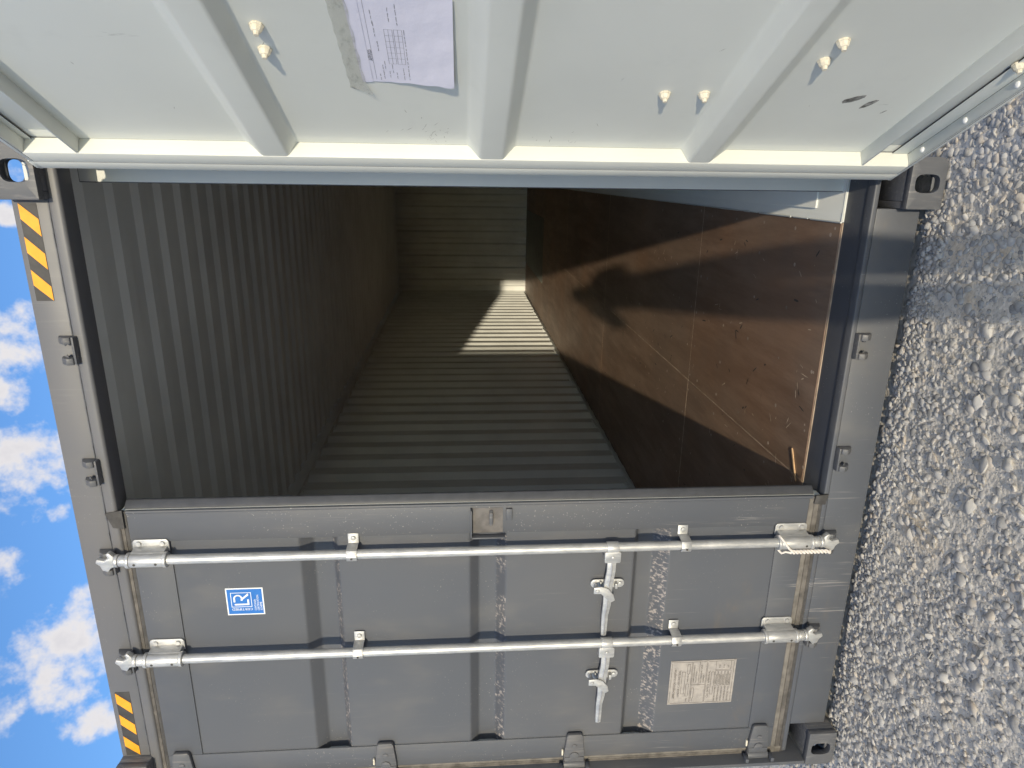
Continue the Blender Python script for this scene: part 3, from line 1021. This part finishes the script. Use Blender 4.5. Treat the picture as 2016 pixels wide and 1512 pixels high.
for i, (s_, w_) in enumerate((('CONTAINER', .048), ('CERTIFICATION', .066), ('SCHEME', .036))):
    put_text(mb, s_, .0105, lambda x, y, i=i: (u0 + .018 + x, -.0040, z0 + .0285 - i * .0105 + y), 0, w_)
mb.build('certification_sticker', [M['white'], M['blue']], dl, flat=True)

# approval plate
mb = MB(left)
u0, u1, z0, z1 = -.927 + 1.17, -.714 + 1.17, .449, .7195
mb.box(u0, u1, -.0057, -.0035, z0, z1, 0)
W_, H_ = u1 - u0, z1 - z0


def ln(a, b, c, d, t_=.0011):
    """thin printed rule"""
    if abs(a - c) > abs(b - d):
        mb.box(u0 + min(a, c), u0 + max(a, c), -.0034, -.0030, z0 + b - t_ / 2, z0 + b + t_ / 2, 1)
    else:
        mb.box(u0 + a - t_ / 2, u0 + a + t_ / 2, -.0034, -.0030, z0 + min(b, d), z0 + max(b, d), 1)


def rect(a, b, c, d):
    ln(a, b, c, b); ln(a, d, c, d); ln(a, b, a, d); ln(c, b, c, d)


rect(.006, .182, W_ - .006, H_ - .006)
rect(.006, .121, W_ - .006, .178)
rect(.006, .008, W_ - .006, .117)
ln(.095, .121, .095, .178); ln(.098, .150, W_ - .006, .150)
ln(.165, .020, .165, .082); ln(.165, .082, W_ - .006, .082); ln(.165, .020, W_ - .006, .020)


def pt(s_, x, y, size, w=None):
    put_text(mb, s_, size, lambda a, b: (u0 + x + a, -.0030, z0 + y + b), 1, w)


pt('APPROVED FOR TRANSPORT', .030, .244, .013, .150)
pt('UNDER CUSTOMS SEAL', .038, .226, .013, .132)
rect(.052, .207, .160, .220)
pt('TYPE', .010, .191, .009); rect(.040, .189, .100, .200); pt("MANUFACTURER'S No.", .110, .193, .007, .040); rect(.150, .189, .196, .200)
pt('CN', .012, .168, .008); rect(.028, .166, .080, .176)
pt('TIMBER COMPONENT', .102, .168, .008, .09); pt('TREATMENT', .102, .158, .008, .06)
pt('IM / TAILLEUR / 2020', .102, .138, .009, .09); pt('OWNER', .102, .127, .008, .04)
pt('CSC SAFETY APPROVAL', .028, .103, .0125, .135)
rect(.045, .086, .155, .098)
for i, s_ in enumerate(('DATE MANUFACTURED', 'IDENTIFICATION No.', 'MAXIMUM GROSS MASS', 'ALLOW. STACKING LOAD', 'RACKING TEST FORCE')):
    y_ = .074 - i * .0138
    pt(s_, .010, y_, .0085, .072)
    rect(.088, y_ - .0018, .160, y_ + .0085)
    pt('00000000', .093, y_, .0085, .05)
for i, s_ in enumerate(('KGS', 'KGS', 'LBS')):
    pt(s_, .174, .064 - i * .018, .009)
pl = mb.build('approval_plate', [M['tin'], M['ink']], dl, flat=True)
for a in (.006, W_ - .006):
    for b in (.006, .118, H_ - .006):
        MB(left).tube([(u0 + a, -.0034, z0 + b), (u0 + a, -.0015, z0 + b)], .0045, 10).build('rivet', M['tin'], dl)

# ------------------------------------------------------------------ rope tied round the lowest bracket of the first rod
mb = MB(left)
ur, wr = 1.015, .044
loopp = []
for k in range(15):                                       # loop over the front of the bracket
    th = R_(5 + 150 * k / 14)
    loopp.append((ur + .0305 * math.cos(th), wr + .0305 * math.sin(th), .374 - .056 * (k / 14) ** 1.6))
mb.tube(loopp, .0046, 8)
rp = []
for a, b, c in ((-.030, .020, .37), (-.040, .030, .36), (-.034, .030, .345)):
    rp.append((ur + a, b + wr - .02, c))
mb.tube(rp + [(ur - .033, wr + .020, .328)], .0042, 8)
for ph in (0, math.pi):                                   # two strands twisted together
    mb.tube([(ur - .030 + .0045 * math.cos(k * .55 + ph), wr + .020 + .0045 * math.sin(k * .55 + ph), .330 - k * .0024) for k in range(60)], .0043, 7)
mb.tube([(ur - .030, wr + .02, .190), (ur - .036, wr + .016, .178), (ur - .030, wr + .010, .172)], [.006, .008, .004], 8)
rope = mb.build('rope', M['rope'], smooth=50)
tag(rope, 'white twisted rope looped around the lower bracket of a locking rod', 'rope')

# ------------------------------------------------------------------ paper taped to the open door
pap = empty('paper_sheet', 'white printed form taped to the inner face of the open door', 'paper', tuple(HO + dd * .53 - do * .012 + Vector((0, 0, 1.55))))
ps = lambda s, z, w: tuple(HO + dd * (s - .027) - do * (.0092 + w) + Vector((0, 0, z)) - pap.location)
S0, S1 = .410, .712


def paper_w(s, z):
    """how far the sheet stands off the door: held at the top, curling at the lower left corner"""
    a = (1.752 - z) / .195; b = (S1 - s) / (S1 - S0)
    return .001 + .013 * max(0, a) ** 1.4 * (.35 + .65 * b ** 1.5) * (1 + .10 * math.sin(a * 6 + b * 3)) + .0005 * math.sin(b * 17 + a * 5) * max(0, a) + .0002 * math.sin(a * 31 + b * 11)


def zbot(s):
    return 1.561


nx, nz = 36, 26
mb = MB()
gv = []
for i in range(nx + 1):
    row = []
    for j in range(nz + 1):
        s = S0 + (S1 - S0) * i / nx
        z = 1.561 + (1.752 - 1.561) * j / nz
        edge = .003 * math.sin(j * .8) * (1 - i / nx) * (1 - j / nz)
        row.append(mb.bm.verts.new(ps(s - edge, z, paper_w(s, z))))
    gv.append(row)
for i in range(nx):
    for j in range(nz):
        mb.bm.faces.new((gv[i][j], gv[i + 1][j], gv[i + 1][j + 1], gv[i][j + 1]))
mb.build('sheet', M['paper'], pap, smooth=60)
mb = MB()
mb.prism([ps(.409, 1.7515, .0014), ps(S1 + .002, 1.7475, .0014), ps(S1 + .002, 1.775, .0014), ps(.407, 1.776, .0014)], tuple(-do * .0006))
mb.build('folded_edge', M['paper'], pap)
mb = MB()


def on(s, z, e=.0006):
    return ps(s, z, paper_w(s, z) + e)


def stroke(s0, z0_, s1, z1_, t_=.00055):
    n_ = max(1, int(math.hypot(s1 - s0, z1_ - z0_) / .01))
    d = Vector((s1 - s0, z1_ - z0_)).normalized(); nn = Vector((-d.y, d.x)) * t_ / 2
    for k in range(n_):
        a, b = k / n_, (k + 1) / n_
        q = [(s0 + (s1 - s0) * t + sg * nn.x, z0_ + (z1_ - z0_) * t + sg * nn.y) for t, sg in ((a, 1), (b, 1), (b, -1), (a, -1))]
        mb.face([on(*p) for p in q])


stroke(.420, 1.742, S1 - .004, 1.738)
put_text(mb, 'AFFIXES', .0135, lambda x, y: on(.494 + x, 1.7415 + y, .0008), 0, .040)
for r0, z_ in ((0, 1.706), (1, 1.686)):
    for q in range(3):
        stroke(.485, z_ - q * .0085, .605, z_ - q * .0085 - .0006)
    for q in range(7):
        stroke(.485 + q * .02, z_, .485 + q * .02, z_ - .017)
rp_ = random.Random(11)
for s0, z_, n_ in ((.420, 1.731, 2), (.424, 1.722, 3), (.430, 1.708, 2), (.428, 1.692, 2), (.424, 1.676, 3), (.425, 1.664, 12), (.530, 1.724, 3), (.58, 1.726, 3), (.62, 1.727, 3), (.465, 1.716, 2), (.45, 1.700, 2), (.62, 1.676, 4), (.63, 1.692, 3)):
    s = s0
    for q in range(n_):
        L_ = rp_.uniform(.006, .017)
        x = s
        while x < s + L_:                              # short broken strokes, too small to read
            stroke(x, z_, x + .0016, z_ + rp_.uniform(-.0006, .0006), rp_.uniform(.0009, .0017))
            x += .0023
        s += L_ + rp_.uniform(.003, .007)
mb.build('printing', plain('grey_print', (.17, .17, .19), .7, var=.1), pap, flat=True)
mb = MB()
tw = []
for k in range(24):
    s = .366 + (S1 + .03 - .366) * k / 23
    zt = 1.809 + .0012 * math.sin(k * 1.9); zl = (1.770 + .0015 * math.sin(k * 1.3)) if k > 2 else 1.752 + .008 * k
    zm = 1.775
    tw.append([ps(s + (.02 if k == 0 else 0), zt - (0.003 if k == 0 else 0), .0012 + .0004 * math.sin(k * 2.1)), ps(s, zm + .002, .0034 + .0005 * math.sin(k * 1.7 + 1)), ps(s - (.014 if k == 0 else 0), zl, .0040 + (.006 if k < 2 else 0))])
tv = [[mb.bm.verts.new(p) for p in r] for r in tw]
for a, b in zip(tv, tv[1:]):
    for k in range(2):
        mb.bm.faces.new((a[k], b[k], b[k + 1], a[k + 1]))
mb.build('adhesive_tape', M['tape'], pap, smooth=60)

# ------------------------------------------------------------------ splinter on the floor
mb = MB()
mb.prism([(-.02, .245, ZF + .001), (.085, .300, ZF + .001), (.100, .312, ZF + .001), (.083, .314, ZF + .001), (-.01, .262, ZF + .001)], (0, 0, .006))
sp = mb.build('wood_splinter', M['splinter'], bevel=.0015)
tag(sp, 'thin pale wood splinter lying on the brown floor beside the closed door', 'splinter')

# ------------------------------------------------------------------ gravel: stones scattered by geometry nodes
stones = bpy.data.collections.new('stone_shapes')
rg = random.Random(99)
for k in range(10):
    bm = bmesh.new()
    bmesh.ops.create_icosphere(bm, subdivisions=2, radius=.5)
    sc_ = Vector((rg.uniform(.85, 1.2), rg.uniform(.65, .95), rg.uniform(.32, .48)))
    planes = [(Vector([rg.gauss(0, 1) for _ in range(3)]).normalized(), rg.uniform(.30, .44)) for _ in range(7)]
    for v in bm.verts:
        for n_, d_ in planes:
            e_ = v.co.dot(n_) - d_
            if e_ > 0:
                v.co -= n_ * e_ * .9
        v.co = Vector((v.co.x * sc_.x, v.co.y * sc_.y, v.co.z * sc_.z)) * rg.uniform(.96, 1.04)
    me = bpy.data.meshes.new('stone'); bm.to_mesh(me); bm.free()
    me.materials.append(M['stone'])
    me.polygons.foreach_set('use_smooth', [True] * len(me.polygons))
    me.set_sharp_from_angle(angle=R_(48))
    ob = bpy.data.objects.new('stone', me)
    stones.objects.link(ob)

npr = np.random.default_rng(4)
pos, scl = [], []


def under(x, y):
    """under the container"""
    return (abs(x) < 1.16) & (y > .09)


def scatter(n, x0, x1, y0, y1, lo, hi, pw, zoff, patch=None):
    x = npr.uniform(x0, x1, n); y = npr.uniform(y0, y1, n)
    keep = ~under(x, y)
    if patch is not None:
        f = np.sin(x * 3.1 + 1.3 * np.sin(y * 2.3 + 1)) * np.sin(y * 4.7 + 1.1 * np.sin(x * 2.9)) + .35 * np.sin(x * 9.1 + y * 7.3)
        keep &= npr.uniform(-1.0, 1.0, n) < f * patch + .35
    x, y = x[keep], y[keep]
    s = lo + (hi - lo) * npr.uniform(0, 1, len(x)) ** pw
    z = -.012 + s * (zoff * npr.uniform(.3, 1, len(x)) - .07)
    pos.append(np.stack([x, y, z], 1)); scl.append(s)


scatter(30000, -2.0, 2.4, -1.35, .30, .004, .010, 1.5, .05)            # grit
scatter(21000, -2.0, 2.4, -1.35, .30, .014, .036, 1.5, .09, .9)        # gravel
scatter(2600, -2.0, 2.4, -1.35, .30, .032, .058, 1.7, .06, .8)         # larger stones
scatter(1800, -1.06, 1.06, -.03, .075, .010, .030, 1.5, .35)           # stones banked against the sill
scatter(42000, -5, 6, -7, 3, .014, .034, 1.6, .2)
scatter(3000, -5, 6, -7, 3, .03, .06, 1.8, .15)
pos = np.concatenate(pos); scl = np.concatenate(scl)
me = bpy.data.meshes.new('gravel')
me.vertices.add(len(pos))
me.vertices.foreach_set('co', pos.astype(np.float32).ravel())
at = me.attributes.new('stone_size', 'FLOAT', 'POINT'); at.data.foreach_set('value', scl.astype(np.float32))
at = me.attributes.new('stone_turn', 'FLOAT_VECTOR', 'POINT')
trn = np.stack([npr.normal(0, .26, len(pos)), npr.normal(0, .26, len(pos)), npr.uniform(0, 6.28, len(pos))], 1)
at.data.foreach_set('vector', trn.astype(np.float32).ravel())
at = me.attributes.new('stone_pick', 'INT', 'POINT'); at.data.foreach_set('value', npr.integers(0, 10, len(pos)).astype(np.int32))
me.materials.append(M['stone'])
grv = bpy.data.objects.new('gravel', me); COL.objects.link(grv)
tag(grv, 'pale grey crushed stone gravel covering the ground before the container', 'gravel', kind='stuff')
ng = bpy.data.node_groups.new('scatter_stones', 'GeometryNodeTree')
ng.interface.new_socket('Geometry', in_out='INPUT', socket_type='NodeSocketGeometry')
ng.interface.new_socket('Geometry', in_out='OUTPUT', socket_type='NodeSocketGeometry')
N_ = ng.nodes; Lk = ng.links
gi, go = N_.new('NodeGroupInput'), N_.new('NodeGroupOutput')
ci = N_.new('GeometryNodeCollectionInfo'); ci.inputs['Collection'].default_value = stones
ci.inputs['Separate Children'].default_value = True; ci.inputs['Reset Children'].default_value = True
ip = N_.new('GeometryNodeInstanceOnPoints')


def attr(name, typ):
    a = N_.new('GeometryNodeInputNamedAttribute'); a.data_type = typ; a.inputs['Name'].default_value = name
    return a.outputs[0]


Lk.new(gi.outputs[0], ip.inputs['Points'])
Lk.new(ci.outputs[0], ip.inputs['Instance'])
ip.inputs['Pick Instance'].default_value = True
Lk.new(attr('stone_pick', 'INT'), ip.inputs['Instance Index'])
Lk.new(attr('stone_turn', 'FLOAT_VECTOR'), ip.inputs['Rotation'])
Lk.new(attr('stone_size', 'FLOAT'), ip.inputs['Scale'])
Lk.new(ip.outputs[0], go.inputs[0])
md = grv.modifiers.new('scatter', 'NODES'); md.node_group = ng

# ------------------------------------------------------------------ the person taking the picture, just behind the camera
fw = Vector((-.296, .955, 0)).normalized(); rt = Vector((.955, .296, 0)).normalized()
PB = Vector((CAM.x, CAM.y, 0)) - fw * .47 + rt * .015
per = empty('person', 'standing person in dark tee and jeans holding up a phone with both hands', 'person', tuple(PB))
pw = lambda r, f, z: Vector((rt.x * r + fw.x * f, rt.y * r + fw.y * f, z))
J = [(0, 0, .93, .150), (0, .0, 1.08, .150), (0, -.01, 1.26, .172), (0, -.015, 1.41, .130), (0, .0, 1.47, .058), (0, .025, 1.525, .062),
     (0, .035, 1.585, .088), (0, .03, 1.645, .066),
     (-.165, -.015, 1.405, .070), (-.275, .11, 1.225, .058), (-.150, .285, 1.405, .050), (-.100, .355, 1.450, .032),
     (.160, -.015, 1.405, .072), (.200, .13, 1.215, .060), (.105, .280, 1.430, .052), (.085, .355, 1.465, .034),
     (-.085, .0, .86, .098), (-.075, .02, .49, .070), (-.078, -.015, .10, .050), (-.088, .10, .042, .040), (-.094, .17, .034, .028),
     (.085, .0, .86, .098), (.075, .02, .49, .070), (.078, -.015, .10, .050), (.088, .10, .042, .040), (.094, .17, .034, .028)]
Eg = [(0, 1), (1, 2), (2, 3), (3, 4), (4, 5), (5, 6), (6, 7), (3, 8), (8, 9), (9, 10), (10, 11), (3, 12), (12, 13), (13, 14), (14, 15),
      (0, 16), (16, 17), (17, 18), (18, 19), (19, 20), (0, 21), (21, 22), (22, 23), (23, 24), (24, 25)]
me = bpy.data.meshes.new('body_frame')
me.from_pydata([pw(*j[:3]) for j in J], Eg, [])
tmp = bpy.data.objects.new('body_frame', me); COL.objects.link(tmp)
sk = tmp.modifiers.new('skin', 'SKIN'); sk.use_smooth_shade = True
for i, j in enumerate(J):
    v = me.skin_vertices[0].data[i]
    v.radius = (j[3], j[3] * (1.0 if i > 3 else .78)); v.use_root = (i == 0)
sb = tmp.modifiers.new('sub', 'SUBSURF'); sb.levels = 2; sb.render_levels = 2
dg = bpy.context.evaluated_depsgraph_get()
bme = bpy.data.meshes.new_from_object(tmp.evaluated_get(dg))
bpy.data.objects.remove(tmp)
bme.name = 'body'
MS = {'skin': plain('skin', (.50, .31, .22), .55, var=.08), 'tee': plain('dark_tee_cloth', (.045, .05, .065), .9, var=.3, scale=60, bmp=.3),
      'jeans': plain('denim', (.05, .075, .13), .9, var=.25, scale=90, bmp=.3), 'shoe': plain('shoe_leather', (.05, .042, .036), .6),
      'hair': plain('dark_hair', (.03, .022, .016), .7, var=.3, scale=120, bmp=.5), 'glass': plain('phone_glass', (.015, .015, .018), .12)}
bme.materials.clear()
for k in ('skin', 'tee', 'jeans', 'shoe'):
    bme.materials.append(MS[k])
for p in bme.polygons:
    c = p.center; r_ = c.dot(rt); f_ = c.dot(fw); z = c.z
    sleeve = abs(r_) > .15 and z < 1.26 + 0.0 or f_ > .20
    p.material_index = 3 if z < .085 else 2 if z < .96 else 0 if (z > 1.455 or f_ > .14 or (abs(r_) > .24)) else 1
    p.use_smooth = True
body = bpy.data.objects.new('body', bme); COL.objects.link(body); body.parent = per
# hair, ears, nose, eyes, mouth
def blob(name, ctr, rad, mat, cut=None):
    bm = bmesh.new(); bmesh.ops.create_uvsphere(bm, u_segments=20, v_segments=14, radius=1)
    for v in bm.verts:
        q = v.co.copy(); v.co = pw(ctr[0] + q.x * rad[0], ctr[1] + q.y * rad[1], ctr[2] + q.z * rad[2])
    if cut:
        bmesh.ops.delete(bm, geom=[v for v in bm.verts if cut(v.co.dot(rt), v.co.dot(fw), v.co.z)], context='VERTS')
    m_ = bpy.data.meshes.new(name); bm.to_mesh(m_); bm.free(); m_.materials.append(mat)
    m_.polygons.foreach_set('use_smooth', [True] * len(m_.polygons))
    o = bpy.data.objects.new(name, m_); COL.objects.link(o); o.parent = per
blob('hair', (0, .020, 1.625), (.091, .102, .090), MS['hair'], lambda r, f, z: z < 1.60 and f > -.01 or z < 1.555 or (f > .085 and z < 1.66))
for e in (-1, 1):
    blob('ear', (e * .086, .022, 1.59), (.012, .022, .032), MS['skin'])
    blob('eye', (e * .031, .112, 1.598), (.014, .008, .007), MS['glass'])
blob('nose', (0, .122, 1.573), (.013, .017, .022), MS['skin'])
blob('mouth', (0, .112, 1.541), (.024, .006, .006), plain('lips', (.42, .20, .17), .5))
# hands: palm, four curled fingers and a thumb on the phone's edges
pc = CAM - ax_f * .011 - Vector((0, 0, .052)) + rt * .014
up_ = (-ax_r).normalized(); bk = (-ax_f).normalized()
for e in (-1, 1):
    hp = lambda a, b, c: tuple(pc + rt * (e * (.036 + a)) + bk * b + up_ * c - PB)
    mb = MB()
    wr_ = Vector(pw(*(J[11] if e < 0 else J[15])[:3]))
    mb.tube([wr_, Vector(hp(.045, .055, -.055)), Vector(hp(.026, .028, -.030)), Vector(hp(.020, .016, -.012))], [.027, .030, .032, .022], 14)
    for k, (c_, L_) in enumerate(((.022, .95), (.004, 1.05), (-.014, 1.0), (-.031, .8))):
        mb.tube([hp(.022, .030, c_), hp(.016, .004, c_ + .001), hp(.008, -.009, c_ + .001), hp(-.010 * L_, -.011, c_ + .002), hp(-.022 * L_, -.010, c_ + .002)], [.0105, .0098, .0090, .0082, .0055], 10)
    mb.tube([hp(.030, .040, -.030), hp(.016, .030, -.002), hp(.004, .021, .022), hp(-.008, .017, .040)], [.014, .0115, .0102, .007], 10)
    mb.build('hand', MS['skin'], per, smooth=60)
ph = empty('phone', 'dark phone held upright in both hands of the standing person', 'phone', tuple(pc))
mb = MB()
pr = rounded_rect(-.036, .036, -.0735, .0735, [.010] * 4)
mb.prism([tuple(rt * a + up_ * b - bk * .0035) for a, b in pr], tuple(bk * .0075))
mb.build('case', plain('phone_case', (.03, .03, .035), .4), ph, bevel=.0015)
mb = MB()
mb.prism([tuple(rt * a + up_ * b + bk * .0042) for a, b in rounded_rect(-.033, .033, -.070, .070, [.008] * 4)], tuple(bk * .0006))
mb.build('screen', MS['glass'], ph)
